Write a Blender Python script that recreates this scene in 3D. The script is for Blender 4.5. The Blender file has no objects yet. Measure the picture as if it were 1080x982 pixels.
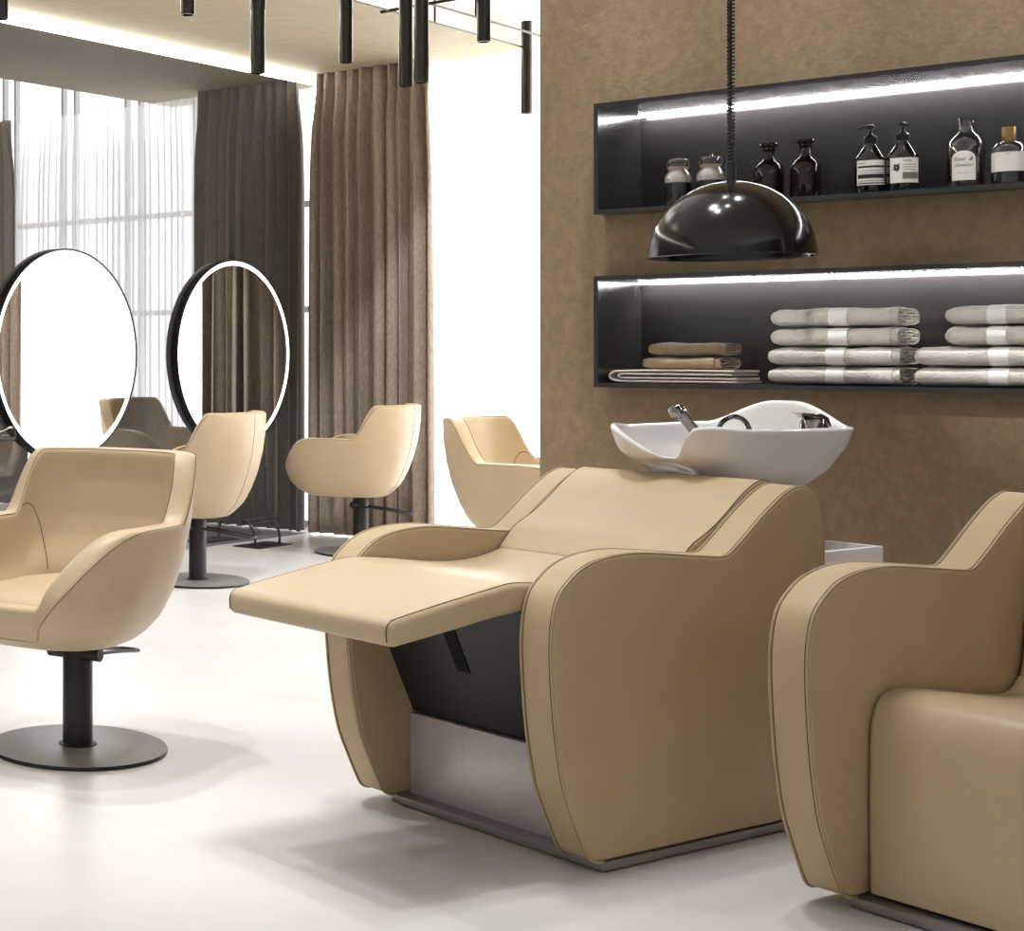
import bpy, bmesh, math, random
from math import sin, cos, pi, radians, sqrt, atan2
from mathutils import Vector, Matrix

random.seed(7)
scene = bpy.context.scene
COL = scene.collection

# ------------------------------------------------------------------ camera
F_PX, CX, HY, EYE = 1690.0, -60.0, 373.0, 1.15
cam_d = bpy.data.cameras.new('camera')
cam = bpy.data.objects.new('camera', cam_d)
COL.objects.link(cam)
cam.location = (0, 0, EYE)
cam.rotation_euler = (pi / 2, 0, 0)
cam_d.sensor_fit = 'HORIZONTAL'
cam_d.sensor_width = 36.0
cam_d.lens = F_PX * 36.0 / 1080.0
cam_d.shift_x = (540 - CX) / 1080.0
cam_d.shift_y = (HY - 491) / 1080.0
cam_d.clip_start = 0.05
scene.camera = cam

# room axes: U runs along the shelf wall to the right (towards the viewer), V runs away from the viewer
U = Vector((0.687, -0.726, 0)).normalized()
V = Vector((0.726, 0.687, 0)).normalized()
Z = Vector((0, 0, 1))
CORNER = Vector((2.417, 10.34, 0))       # mirror wall meets window wall
SHELF = Vector((2.096, 5.163, 0))        # left front edge of the shelf boxes
U_ANG = atan2(U.y, U.x)
V_ANG = atan2(V.y, V.x)


# ------------------------------------------------------------------ materials
def srgb(r, g, b):
    def f(c):
        c /= 255.0
        return c / 12.92 if c <= 0.04045 else ((c + 0.055) / 1.055) ** 2.4
    return (f(r), f(g), f(b), 1.0)


def nmat(name):
    m = bpy.data.materials.new(name)
    m.use_nodes = True
    nt = m.node_tree
    b = nt.nodes['Principled BSDF']
    return m, nt, b


def mat(name, color, rough=0.5, metal=0.0, spec=0.5, noise=None, bump=None, coat=0.0, emit=None, trans=0.0, ior=1.45, sheen=0.0):
    """noise=(scale, amount[, stretch]) mottles the colour; bump=(scale, strength, distance)"""
    m, nt, b = nmat(name)
    b.inputs['Base Color'].default_value = color
    b.inputs['Roughness'].default_value = rough
    b.inputs['Metallic'].default_value = metal
    b.inputs['Specular IOR Level'].default_value = spec
    b.inputs['Coat Weight'].default_value = coat
    b.inputs['Transmission Weight'].default_value = trans
    b.inputs['IOR'].default_value = ior
    b.inputs['Sheen Weight'].default_value = sheen
    if emit:
        b.inputs['Emission Color'].default_value = emit[0]
        b.inputs['Emission Strength'].default_value = emit[1]
    tc = nt.nodes.new('ShaderNodeTexCoord')
    if noise:
        mp = nt.nodes.new('ShaderNodeMapping')
        st = noise[2] if len(noise) > 2 else (1, 1, 1)
        mp.inputs['Scale'].default_value = st
        nt.links.new(tc.outputs['Object'], mp.inputs['Vector'])
        n = nt.nodes.new('ShaderNodeTexNoise')
        n.inputs['Scale'].default_value = noise[0]
        n.inputs['Detail'].default_value = 6
        n.inputs['Roughness'].default_value = 0.65
        nt.links.new(mp.outputs['Vector'], n.inputs['Vector'])
        mx = nt.nodes.new('ShaderNodeMix')
        mx.data_type = 'RGBA'
        a = noise[1]
        mx.inputs[6].default_value = tuple(c * (1 - a) for c in color[:3]) + (1,)
        mx.inputs[7].default_value = tuple(min(1, c * (1 + a)) for c in color[:3]) + (1,)
        rp = nt.nodes.new('ShaderNodeMapRange')
        rp.inputs['From Min'].default_value = 0.32
        rp.inputs['From Max'].default_value = 0.68
        nt.links.new(n.outputs['Fac'], rp.inputs['Value'])
        nt.links.new(rp.outputs['Result'], mx.inputs[0])
        nt.links.new(mx.outputs[2], b.inputs['Base Color'])
    if bump:
        n2 = nt.nodes.new('ShaderNodeTexNoise')
        n2.inputs['Scale'].default_value = bump[0]
        n2.inputs['Detail'].default_value = 4
        nt.links.new(tc.outputs['Object'], n2.inputs['Vector'])
        bp = nt.nodes.new('ShaderNodeBump')
        bp.inputs['Strength'].default_value = bump[1]
        bp.inputs['Distance'].default_value = bump[2]
        nt.links.new(n2.outputs['Fac'], bp.inputs['Height'])
        nt.links.new(bp.outputs['Normal'], b.inputs['Normal'])
    return m


LEATHER = mat('leather', (0.52, 0.402, 0.255, 1), 0.38, spec=0.42, noise=(9, 0.03), bump=(420, 0.10, 0.002))
LEATHER2 = mat('leather_shaded', (0.49, 0.375, 0.228, 1), 0.45, spec=0.3, noise=(9, 0.03), bump=(420, 0.10, 0.002))  # same leather as the seat, with the panels' shade toned into its colour
SEAM = mat('seam_thread', srgb(78, 63, 48), 0.7)
WELT = mat('welt', (0.45, 0.34, 0.205, 1), 0.5)
BLACKMETAL = mat('black_metal', srgb(44, 43, 43), 0.38, metal=0.2)
BASEMETAL = mat('base_metal', srgb(138, 135, 133), 0.4, metal=0.25, noise=(30, 0.06, (1, 8, 1)))
RIMBLACK = mat('base_rim', srgb(26, 25, 25), 0.4)
STEEL = mat('brushed_steel', srgb(205, 197, 197), 0.36, metal=0.4, noise=(12, 0.05, (1, 30, 1)))
PLINTH = mat('plinth_steel', srgb(150, 144, 143), 0.34, metal=0.65, noise=(12, 0.05, (1, 30, 1)))
DARKPANEL = mat('dark_panel', srgb(34, 33, 33), 0.42)
SLOTBLACK = mat('slot_black', srgb(8, 8, 8), 0.6, spec=0.2)
CERAMIC = mat('ceramic', srgb(232, 228, 226), 0.12, spec=0.5, coat=0.3)
PEDESTAL = mat('pedestal', srgb(220, 215, 213), 0.3)
CHROME = mat('chrome', srgb(150, 145, 142), 0.14, metal=1.0)
DARKCHROME = mat('dark_chrome', srgb(110, 105, 103), 0.2, metal=1.0)
LAMPBLACK = mat('lamp_black', srgb(26, 23, 21), 0.16, spec=0.5, coat=0.2)
TUBEBLACK = mat('tube_black', srgb(58, 54, 49), 0.18, metal=0.45, spec=0.6)
SHELFBLACK = mat('shelf_black', srgb(52, 50, 51), 0.2, spec=0.5, noise=(60, 0.05))
PLASTER = mat('wall_plaster', srgb(150, 131, 104), 0.8, spec=0.2, noise=(34, 0.15, (1, 1, 0.8)), bump=(70, 0.25, 0.004))
CEILMAT = mat('ceiling_plaster', srgb(192, 180, 152), 0.7, noise=(9, 0.08, (1, 2.5, 1)), bump=(30, 0.2, 0.006))
CEILWHITE = mat('ceiling_white', srgb(238, 237, 234), 0.8)
FRAMEGREY = mat('window_frame', srgb(205, 205, 205), 0.5)
CURTAIN = mat('curtain_weave', srgb(154, 141, 129), 0.9, spec=0.1, noise=(75, 0.24, (1, 1, 0.45)), bump=(300, 0.35, 0.003), sheen=0.2)
TOWELW = mat('towel_white', srgb(218, 212, 202), 0.95, spec=0.1, noise=(60, 0.07), bump=(190, 0.6, 0.006), sheen=0.3)
TOWELB = mat('towel_brown', srgb(160, 140, 116), 0.95, spec=0.1, noise=(60, 0.10), bump=(200, 0.5, 0.004), sheen=0.2)
TOWELL = mat('towel_pale', srgb(205, 192, 178), 0.95, spec=0.1, noise=(60, 0.07), bump=(200, 0.5, 0.004), sheen=0.2)
PAPER = mat('paper_band', srgb(248, 246, 243), 0.7)
LABEL = mat('label_paper', srgb(236, 232, 226), 0.7)
INK = mat('ink', srgb(40, 38, 37), 0.7)
INKSOFT = mat('ink_soft', srgb(120, 114, 110), 0.7)
AMBER = mat('amber_glass', srgb(34, 20, 13), 0.08, spec=0.5, coat=0.2)
BLACKGLASS = mat('black_glass', srgb(16, 13, 12), 0.1, spec=0.7, coat=0.5)
PUMPBLACK = mat('pump_plastic', srgb(18, 17, 17), 0.35)
JARPOWDER = mat('white_powder', srgb(222, 214, 208), 0.85, spec=0.1)
JARDARK = mat('jar_dark', srgb(40, 37, 36), 0.25)
TWINE = mat('twine', srgb(190, 165, 135), 0.9)
GOLD = mat('gold_cap', srgb(172, 138, 84), 0.32, metal=0.8)
LED = mat('led', (1, 1, 1, 1), 0.5, emit=((1.0, 0.97, 0.96, 1), 85.0))
LEDCOVE = mat('led_cove', (1, 1, 1, 1), 0.5, emit=((1.0, 0.985, 0.96, 1), 18.0))
RINGLED = mat('ring_light', (1, 1, 1, 1), 0.5, emit=((1, 1, 1, 1), 2.2))


def glossy_mat(name, color, rough):
    m = bpy.data.materials.new(name)
    m.use_nodes = True
    nt = m.node_tree
    nt.nodes.clear()
    o = nt.nodes.new('ShaderNodeOutputMaterial')
    g = nt.nodes.new('ShaderNodeBsdfGlossy')
    g.inputs['Color'].default_value = color
    g.inputs['Roughness'].default_value = rough
    nt.links.new(g.outputs[0], o.inputs[0])
    return m


MIRROR = glossy_mat('mirror_glass', (0.93, 0.93, 0.92, 1), 0.0)
TINTED = glossy_mat('tinted_mirror', (0.25, 0.25, 0.255, 1), 0.012)
_nt = TINTED.node_tree
_d = _nt.nodes.new('ShaderNodeBsdfDiffuse')
_d.inputs['Color'].default_value = (0.040, 0.039, 0.038, 1)
_a = _nt.nodes.new('ShaderNodeAddShader')
_g = [n for n in _nt.nodes if n.type == 'BSDF_GLOSSY'][0]
_o = [n for n in _nt.nodes if n.type == 'OUTPUT_MATERIAL'][0]
_nt.links.new(_g.outputs[0], _a.inputs[0])
_nt.links.new(_d.outputs[0], _a.inputs[1])
_nt.links.new(_a.outputs[0], _o.inputs[0])


def sheer_mat():
    m = bpy.data.materials.new('sheer_voile')
    m.use_nodes = True
    nt = m.node_tree
    nt.nodes.clear()
    o = nt.nodes.new('ShaderNodeOutputMaterial')
    t = nt.nodes.new('ShaderNodeBsdfTransparent')
    t.inputs['Color'].default_value = (1, 1, 1, 1)
    tl = nt.nodes.new('ShaderNodeBsdfTranslucent')
    tl.inputs['Color'].default_value = (0.9, 0.9, 0.9, 1)
    df = nt.nodes.new('ShaderNodeBsdfDiffuse')
    df.inputs['Color'].default_value = (0.9, 0.9, 0.9, 1)
    a = nt.nodes.new('ShaderNodeMixShader')
    a.inputs[0].default_value = 0.3
    nt.links.new(tl.outputs[0], a.inputs[1])
    nt.links.new(df.outputs[0], a.inputs[2])
    b = nt.nodes.new('ShaderNodeMixShader')
    lw = nt.nodes.new('ShaderNodeLayerWeight')      # weave closes up where seen edge-on
    lw.inputs['Blend'].default_value = 0.35
    mr = nt.nodes.new('ShaderNodeMapRange')
    mr.inputs['To Min'].default_value = 0.62
    mr.inputs['To Max'].default_value = 0.95
    nt.links.new(lw.outputs['Facing'], mr.inputs['Value'])
    nt.links.new(mr.outputs['Result'], b.inputs[0])
    nt.links.new(t.outputs[0], b.inputs[1])
    nt.links.new(a.outputs[0], b.inputs[2])
    nt.links.new(b.outputs[0], o.inputs[0])
    return m


SHEER = sheer_mat()


def glass_mat(name, color, rough=0.02, mixt=0.0):
    """thin clear glass: fresnel gloss over see-through"""
    m = bpy.data.materials.new(name)
    m.use_nodes = True
    nt = m.node_tree
    nt.nodes.clear()
    o = nt.nodes.new('ShaderNodeOutputMaterial')
    t = nt.nodes.new('ShaderNodeBsdfTransparent')
    t.inputs['Color'].default_value = color
    g = nt.nodes.new('ShaderNodeBsdfGlossy')
    g.inputs['Roughness'].default_value = rough
    lw = nt.nodes.new('ShaderNodeLayerWeight')
    lw.inputs['Blend'].default_value = 0.28
    mx = nt.nodes.new('ShaderNodeMixShader')
    mr = nt.nodes.new('ShaderNodeMapRange')
    mr.inputs['To Min'].default_value = 0.06
    mr.inputs['To Max'].default_value = 0.85
    nt.links.new(lw.outputs['Facing'], mr.inputs['Value'])
    nt.links.new(mr.outputs['Result'], mx.inputs[0])
    nt.links.new(t.outputs[0], mx.inputs[1])
    nt.links.new(g.outputs[0], mx.inputs[2])
    nt.links.new(mx.outputs[0], o.inputs[0])
    return m


GLASS = glass_mat('clear_glass', (0.86, 0.85, 0.83, 1), 0.06)
LIQUID = glass_mat('bottle_liquid', (0.45, 0.40, 0.34, 1), 0.08)


def floor_mat():
    m, nt, b = nmat('floor_resin')
    tc = nt.nodes.new('ShaderNodeTexCoord')
    n = nt.nodes.new('ShaderNodeTexNoise')
    n.inputs['Scale'].default_value = 1.7
    n.inputs['Detail'].default_value = 9
    n.inputs['Roughness'].default_value = 0.6
    nt.links.new(tc.outputs['Object'], n.inputs['Vector'])
    r = nt.nodes.new('ShaderNodeValToRGB')
    r.color_ramp.elements[0].position = 0.3
    r.color_ramp.elements[0].color = (0.63, 0.605, 0.588, 1)
    r.color_ramp.elements[1].position = 0.7
    r.color_ramp.elements[1].color = (0.70, 0.675, 0.657, 1)
    nt.links.new(n.outputs['Fac'], r.inputs['Fac'])
    nt.links.new(r.outputs['Color'], b.inputs['Base Color'])
    n2 = nt.nodes.new('ShaderNodeTexNoise')
    n2.inputs['Scale'].default_value = 5
    n2.inputs['Detail'].default_value = 8
    nt.links.new(tc.outputs['Object'], n2.inputs['Vector'])
    mr = nt.nodes.new('ShaderNodeMapRange')
    mr.inputs['To Min'].default_value = 0.26
    mr.inputs['To Max'].default_value = 0.42
    nt.links.new(n2.outputs['Fac'], mr.inputs['Value'])
    nt.links.new(mr.outputs['Result'], b.inputs['Roughness'])
    b.inputs['Specular IOR Level'].default_value = 0.45
    return m


FLOOR = floor_mat()


# ------------------------------------------------------------------ mesh helpers
class MB:
    """collects vertices and faces of one mesh"""
    def __init__(self):
        self.v = []
        self.f = []
        self.mi = []
        self.cur = 0

    def add(self, verts, faces, M=None):
        o = len(self.v)
        for p in verts:
            p = Vector(p)
            self.v.append(tuple(M @ p if M is not None else p))
        for f in faces:
            self.f.append(tuple(i + o for i in f))
            self.mi.append(self.cur)
        return self

    def box(self, x0, y0, z0, x1, y1, z1, M=None, r=0.0):
        if r > 0:
            bm = bmesh.new()
            bmesh.ops.create_cube(bm, size=1)
            for v in bm.verts:
                v.co = Vector(((x0 + x1) / 2 + v.co.x * (x1 - x0), (y0 + y1) / 2 + v.co.y * (y1 - y0), (z0 + z1) / 2 + v.co.z * (z1 - z0)))
            bmesh.ops.bevel(bm, geom=bm.edges[:], offset=r, segments=2, affect='EDGES', profile=0.5)
            bm.verts.index_update()
            self.add([v.co.copy() for v in bm.verts], [[v.index for v in f.verts] for f in bm.faces], M)
            bm.free()
            return self
        vs = [(x, y, z) for z in (z0, z1) for y in (y0, y1) for x in (x0, x1)]
        fs = [(0, 2, 3, 1), (4, 5, 7, 6), (0, 1, 5, 4), (2, 6, 7, 3), (0, 4, 6, 2), (1, 3, 7, 5)]
        return self.add(vs, fs, M)

    def tube(self, pts, r, n=10, closed=False, M=None, caps=True):
        pts = [Vector(p) for p in pts]
        k = len(pts)
        rs = r if isinstance(r, (list, tuple)) else [r] * k
        ref = None
        vs = []
        for i, p in enumerate(pts):
            if closed:
                t = pts[(i + 1) % k] - pts[i - 1]
            else:
                t = pts[min(i + 1, k - 1)] - pts[max(i - 1, 0)]
            if t.length < 1e-9:
                t = Vector((0, 0, 1))
            t.normalize()
            if ref is None:
                ref = Vector((0, 0, 1)) if abs(t.z) < 0.9 else Vector((1, 0, 0))
            a = (ref - t * ref.dot(t))
            if a.length < 1e-6:
                a = t.orthogonal()
            a.normalize()
            ref = a
            bb = t.cross(a)
            for j in range(n):
                an = 2 * pi * j / n
                vs.append(p + (a * cos(an) + bb * sin(an)) * rs[i])
        fs = []
        for i in range(k if closed else k - 1):
            i2 = (i + 1) % k
            for j in range(n):
                j2 = (j + 1) % n
                fs.append((i * n + j, i * n + j2, i2 * n + j2, i2 * n + j))
        if caps and not closed:
            fs.append(tuple(range(n - 1, -1, -1)))
            fs.append(tuple((k - 1) * n + j for j in range(n)))
        return self.add(vs, fs, M)

    def lathe(self, prof, n=40, M=None, c=(0, 0)):
        """prof: list of (r, z); r==0 makes a pole"""
        vs, rows = [], []
        for r, z in prof:
            if r < 1e-7:
                rows.append([len(vs)])
                vs.append((c[0], c[1], z))
            else:
                rows.append(list(range(len(vs), len(vs) + n)))
                for j in range(n):
                    a = 2 * pi * j / n
                    vs.append((c[0] + r * cos(a), c[1] + r * sin(a), z))
        fs = []
        for A, B in zip(rows[:-1], rows[1:]):
            for j in range(n):
                j2 = (j + 1) % n
                if len(A) == 1 and len(B) == 1:
                    continue
                if len(A) == 1:
                    fs.append((A[0], B[j2], B[j]))
                elif len(B) == 1:
                    fs.append((A[j], A[j2], B[0]))
                else:
                    fs.append((A[j], A[j2], B[j2], B[j]))
        return self.add(vs, fs, M)

    def extrude_round(self, prof, y0, y1, r, joint=(), M=None, seg=4):
        """prof: closed list of (x,z); swept along y with rounded side edges; joint: edge indices kept flush"""
        n = len(prof)
        P = [Vector((p[0], p[1])) for p in prof]
        area = sum(P[i].x * P[(i + 1) % n].y - P[(i + 1) % n].x * P[i].y for i in range(n))
        sg = 1 if area > 0 else -1
        en = []
        for i in range(n):
            d = P[(i + 1) % n] - P[i]
            d.normalize()
            en.append(Vector((d.y, -d.x)) * sg)
        vn = []
        for i in range(n):
            a, b = en[i - 1], en[i]
            if (i - 1) % n in joint and i in joint:
                q = Vector((0, 0))
            elif (i - 1) % n in joint:
                q = b
            elif i in joint:
                q = a
            else:
                q = a + b
                if q.length < 0.3:
                    q = a
                q = q.normalized()
                q = q / max(0.55, q.dot(a))
            vn.append(q)
        rings = []
        for k in range(seg + 1):
            t = pi / 2 * k / seg
            rings.append((y0 + r * (1 - sin(t)), r * (1 - cos(t))))
        rings = [(y, off) for y, off in rings]
        rings.reverse()
        # rings[0] = outermost cap (most inset)
        seq = [(y0 + r * (1 - cos(pi / 2 * k / seg)), r * (1 - sin(pi / 2 * k / seg))) for k in range(seg + 1)]
        seq += [(y1 - r * (1 - cos(pi / 2 * k / seg)), r * (1 - sin(pi / 2 * k / seg))) for k in range(seg, -1, -1)]
        vs, fs = [], []
        for y, off in seq:
            for i in range(n):
                q = P[i] - vn[i] * off
                vs.append((q.x, y, q.y))
        m = len(seq)
        for k in range(m - 1):
            for i in range(n):
                i2 = (i + 1) % n
                f = (k * n + i, k * n + i2, (k + 1) * n + i2, (k + 1) * n + i)
                fs.append(f if sg < 0 else f[::-1])
        c0 = tuple(range(n))
        c1 = tuple((m - 1) * n + i for i in range(n))
        fs.append(c0[::-1] if sg < 0 else c0)
        fs.append(c1 if sg < 0 else c1[::-1])
        return self.add(vs, fs, M)

    def build(self, name, m, parent=None, smooth=True, angle=38, loc=None):
        me = bpy.data.meshes.new(name)
        me.from_pydata(self.v, [], self.f)
        ms = m if isinstance(m, (list, tuple)) else [m]
        for x in ms:
            me.materials.append(x)
        if len(ms) > 1:
            for p, i in zip(me.polygons, self.mi):
                p.material_index = i
        bm = bmesh.new()
        bm.from_mesh(me)
        bmesh.ops.recalc_face_normals(bm, faces=bm.faces[:])
        if smooth:
            for f in bm.faces:
                f.smooth = True
            for e in bm.edges:
                if len(e.link_faces) == 2:
                    if e.calc_face_angle(0) > radians(angle):
                        e.smooth = False
        bm.to_mesh(me)
        bm.free()
        o = bpy.data.objects.new(name, me)
        COL.objects.link(o)
        if parent is not None:
            o.parent = parent
        if loc is not None:
            o.location = loc
        return o


def catmull(pts, sub=6, closed=False):
    out = []
    n = len(pts)
    P = [Vector(p) for p in pts]
    rng = range(n) if closed else range(n - 1)
    for i in rng:
        p0 = P[(i - 1) % n] if closed or i > 0 else P[0] * 2 - P[1]
        p1 = P[i]
        p2 = P[(i + 1) % n]
        p3 = P[(i + 2) % n] if closed or i + 2 < n else P[-1] * 2 - P[-2]
        for k in range(sub):
            t = k / sub
            out.append(0.5 * ((2 * p1) + (p2 - p0) * t + (2 * p0 - 5 * p1 + 4 * p2 - p3) * t * t + (3 * p1 - p0 - 3 * p2 + p3) * t ** 3))
    if not closed:
        out.append(P[-1])
    return out


def tag(o, label=None, cat=None, group=None, kind=None):
    if label:
        o['label'] = label
    if cat:
        o['category'] = cat
    if group:
        o['group'] = group
    if kind:
        o['kind'] = kind
    return o


def empty(name, loc=(0, 0, 0), rz=0.0, label=None, cat=None, group=None):
    o = bpy.data.objects.new(name, None)
    o.empty_display_size = 0.1
    COL.objects.link(o)
    o.location = loc
    o.rotation_euler = (0, 0, rz)
    return tag(o, label, cat, group)


def kids(o):
    return [c for c in COL.objects if c.parent == o]


def copy_tree(o, parent=None):
    c = o.copy()
    COL.objects.link(c)
    if parent is not None:
        c.parent = parent
    for ch in kids(o):
        copy_tree(ch, c)
    return c


def smooth01(t):
    t = max(0.0, min(1.0, t))
    return t * t * (3 - 2 * t)


def bowl(R, zr, zb, S, th, zi, Sin, n=96, rows=14, rim_seg=4, M=None, rim_h=None):
    """One closed shell: outer wall from a flat base up to a rim of varying height, over the rim, down inside.
    R(phi)->(x,y) plan outline, zr(phi) rim height, S(phi,z) scale of the outline, th wall thickness, zi inner floor, Sin inner floor scale"""
    vs, fs = [], []
    ring = []
    rh = rim_h if rim_h else th * 0.5

    def add_ring(fn):
        ring.append(list(range(len(vs), len(vs) + n)))
        for j in range(n):
            vs.append(fn(2 * pi * j / n))

    def outer(phi, z, inset=0.0):
        x, y = R(phi)
        s = S(phi, z)
        l = sqrt(x * x + y * y)
        q = max(0.0, (l * s - inset)) / l
        return (x * q, y * q, z)

    vs.append((0, 0, zb))
    add_ring(lambda p: outer(p, zb, inset=0.05))
    for k in range(rows + 1):
        f = k / rows
        f = f ** 1.15
        add_ring(lambda p: outer(p, zb + (zr(p) - rh - zb) * f))
    for k in range(1, rim_seg * 2):
        a = pi * k / (rim_seg * 2)
        add_ring(lambda p: outer(p, zr(p) - rh + rh * sin(a) ** (1.0 if rim_h is None else 0.6), inset=th * 0.5 * (1 - cos(a))))
    def inner(p, f, off=0.0):
        zt = zr(p) - rh
        z = zt + (zi - zt) * f
        x, y = R(p)
        l = sqrt(x * x + y * y)
        l_out = l * S(p, max(z, zb)) - th
        l_in = l * Sin
        w = smooth01((f - 0.55) / 0.45)
        L = min(l_out, l_out * (1 - w) + min(l_in, l_out) * w) - off
        return (x / l * L, y / l * L, z)

    for k in range(rows + 1):
        add_ring(lambda p: inner(p, k / rows))
    vs.append((0, 0, zi))
    c1 = len(vs) - 1
    for A, B in zip(ring[:-1], ring[1:]):
        for j in range(n):
            j2 = (j + 1) % n
            fs.append((A[j], A[j2], B[j2], B[j]))
    for j in range(n):
        j2 = (j + 1) % n
        fs.append((0, ring[0][j2], ring[0][j]))
        fs.append((ring[-1][j], ring[-1][j2], c1))
    mb = MB()
    mb.add(vs, fs, M)
    return mb, outer, inner


def superell(a, b, n):
    def R(phi):
        c, s = abs(cos(phi)) / a, abs(sin(phi)) / b
        r = (c ** n + s ** n) ** (-1.0 / n)
        return (r * cos(phi), r * sin(phi))
    return R


def frame_M(origin, xdir, zdir=Z):
    x = Vector(xdir).normalized()
    z = Vector(zdir).normalized()
    y = z.cross(x)
    M = Matrix(((x.x, y.x, z.x, origin[0]), (x.y, y.y, z.y, origin[1]), (x.z, y.z, z.z, origin[2]), (0, 0, 0, 1)))
    return M


# ------------------------------------------------------------------ the room
def wallM(o):
    """frame with x along U, y along V"""
    return Matrix(((U.x, V.x, 0, o[0]), (U.y, V.y, 0, o[1]), (0, 0, 1, 0), (0, 0, 0, 1)))


def struct(name, mb, m, label=None, **k):
    o = mb.build(name, m, **k)
    o['kind'] = 'structure'
    if label:
        o['label'] = label
    return o


CM = wallM(CORNER)          # x = distance from the mirror wall, y = distance from the window wall (negative = into the room)
SM = wallM(SHELF)           # x = along the shelf wall, y = depth behind the front edge of the shelf boxes

struct('floor', MB().box(-0.4, -15.0, -0.1, 11.0, 0.35, 0.0, CM), FLOOR, 'pale grey polished floor', smooth=False)

# strip of lowered ceiling along the mirror wall, white ceiling beyond it
CEIL_Z = 2.93
struct('ceiling', MB().box(-0.3, -11.0, CEIL_Z, 1.42, 0.30, CEIL_Z + 0.14, CM), CEILMAT, 'lowered beige plaster ceiling along the mirror wall', smooth=False)
up = MB().box(1.0, -13.0, 3.9, 11.0, 0.30, 4.0, CM)
up.box(1.36, -11.0, CEIL_Z + 0.14, 1.42, 0.3, 3.95, CM)
struct('ceiling_upper', up, CEILWHITE, 'white upper ceiling', smooth=False)

# wall behind the tinted mirror
struct('wall_left', MB().box(-0.3, -11.0, 0.0, -0.06, -0.02, CEIL_Z + 0.1, CM), CEILWHITE, 'wall behind the mirror cladding', smooth=False)
wm = MB().box(-0.06, -11.0, 0.0, 0.0, -0.06, CEIL_Z - 0.055, CM)
mirror_wall = wm.build('wall_mirror', TINTED, smooth=False)
tag(mirror_wall, 'floor to ceiling grey tinted mirror cladding the left wall', 'wall mirror')
led = MB().box(-0.05, -11.0, CEIL_Z - 0.053, -0.012, -0.06, CEIL_Z - 0.006, CM).build('light_strip', LEDCOVE, smooth=False)
tag(led, 'long glowing light strip between tinted mirror wall and beige ceiling', 'light strip')

# shelf wall with two recesses
WT, WX1 = -0.22, 8.5
ZB = [(1.042, 1.399), (1.598, 1.955)]
SX1 = 2.3
w = MB()
for (x0, x1, z0, z1) in ((WT, 0.0, 0, 3.9), (SX1, WX1, 0, 3.9), (0, SX1, 0, ZB[0][0]), (0, SX1, ZB[0][1], ZB[1][0]), (0, SX1, ZB[1][1], 3.9)):
    w.box(x0, 0.08, z0, x1, 0.37, z1, SM)
w.box(WT, 0.37, 0, WX1, 0.5, 3.9, SM)
struct('wall_right', w, PLASTER, 'textured brown plaster wall holding the black shelves', smooth=False)

# window wall
wf = MB()
x = 0.395
while x < 8.8:
    for dx in (0.0, 0.128):
        wf.box(x + dx - 0.011, 0.20, 0.0, x + dx + 0.011, 0.25, 3.9, CM)
    x += 0.628
for z in (0.02, 1.444, 2.145):
    wf.box(0.0, 0.205, z - 0.02, 8.9, 0.245, z + 0.02, CM)
struct('window_1', wf, FRAMEGREY, 'full height window with slim grey mullions', smooth=False)


def drape(name, x0, x1, z0, z1, folds, amp, y, m, thick, seed, nx=None, gather=0.35, bulge=0.03):
    rnd = random.Random(seed)
    k = folds
    ph = [rnd.uniform(-0.35, 0.35) for _ in range(k * 2 + 4)]
    am = [rnd.uniform(0.65, 1.25) for _ in range(k * 2 + 4)]
    NX = nx or k * 14
    NZ = 26
    mb = MB()
    vs, fs = [], []
    for j in range(NZ + 1):
        t = j / NZ
        z = z0 + (z1 - z0) * t
        top = smooth01((t - 0.86) / 0.14)
        for i in range(NX + 1):
            u = i / NX
            q = u * k
            i0 = int(q)
            fr = q - i0
            pv = ph[i0] * (1 - fr) + ph[i0 + 1] * fr
            av = am[i0] * (1 - fr) + am[i0 + 1] * fr
            drift = 0.25 * sin(2.2 * t + pv * 9) * (1 - top)
            w_ = sin(2 * pi * (q + pv * 0.8 + drift * 0.35))
            w_ = math.copysign(abs(w_) ** 0.75, w_)
            w2 = sin(2 * pi * (2.3 * q + pv * 3)) * 0.18
            wt = sin(2 * pi * (1.9 * q + pv)) * 0.55
            dd = amp * av * ((w_ + w2) * (1 - 0.55 * top) + wt * 0.3 * top)
            xx = x0 + (x1 - x0) * u
            side = bulge * (1 - top) * smooth01((1 - t) * 3 + 0.2)
            xx += (u - 0.5) * 2 * side
            xx += amp * 0.35 * sin(4 * pi * (q + pv * 0.5)) * (1 - top)
            vs.append((xx, y + dd, z))
    for j in range(NZ):
        for i in range(NX):
            a = j * (NX + 1) + i
            fs.append((a, a + 1, a + NX + 2, a + NX + 1))
    mb.add(vs, fs, CM)
    o = mb.build(name, m, angle=180)
    if thick:
        s = o.modifiers.new('thickness', 'SOLIDIFY')
        s.thickness = thick
    return o


c1 = drape('curtain', 0.075, 0.86, 0.01, CEIL_Z, 9, 0.045, -0.10, CURTAIN, 0.006, 3)
tag(c1, 'heavy taupe floor length curtain hanging beside the tinted mirror wall', 'curtain', 'heavy taupe curtains')
c2 = drape('curtain', 2.66, 3.5, 0.01, CEIL_Z, 9, 0.035, -0.10, CURTAIN, 0.006, 11)
tag(c2, 'heavy taupe curtain beyond the sheer, seen only in the mirrors at the left edge', 'curtain', 'heavy taupe curtains')
sh = drape('sheer_curtain', 0.80, 2.72, 0.01, CEIL_Z, 34, 0.022, 0.05, SHEER, 0, 5, nx=560)
tag(sh, 'white sheer curtain over the bright window, seen reflected in the tinted mirror', 'curtain')

# ------------------------------------------------------------------ round mirrors
MR = 0.572


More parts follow.
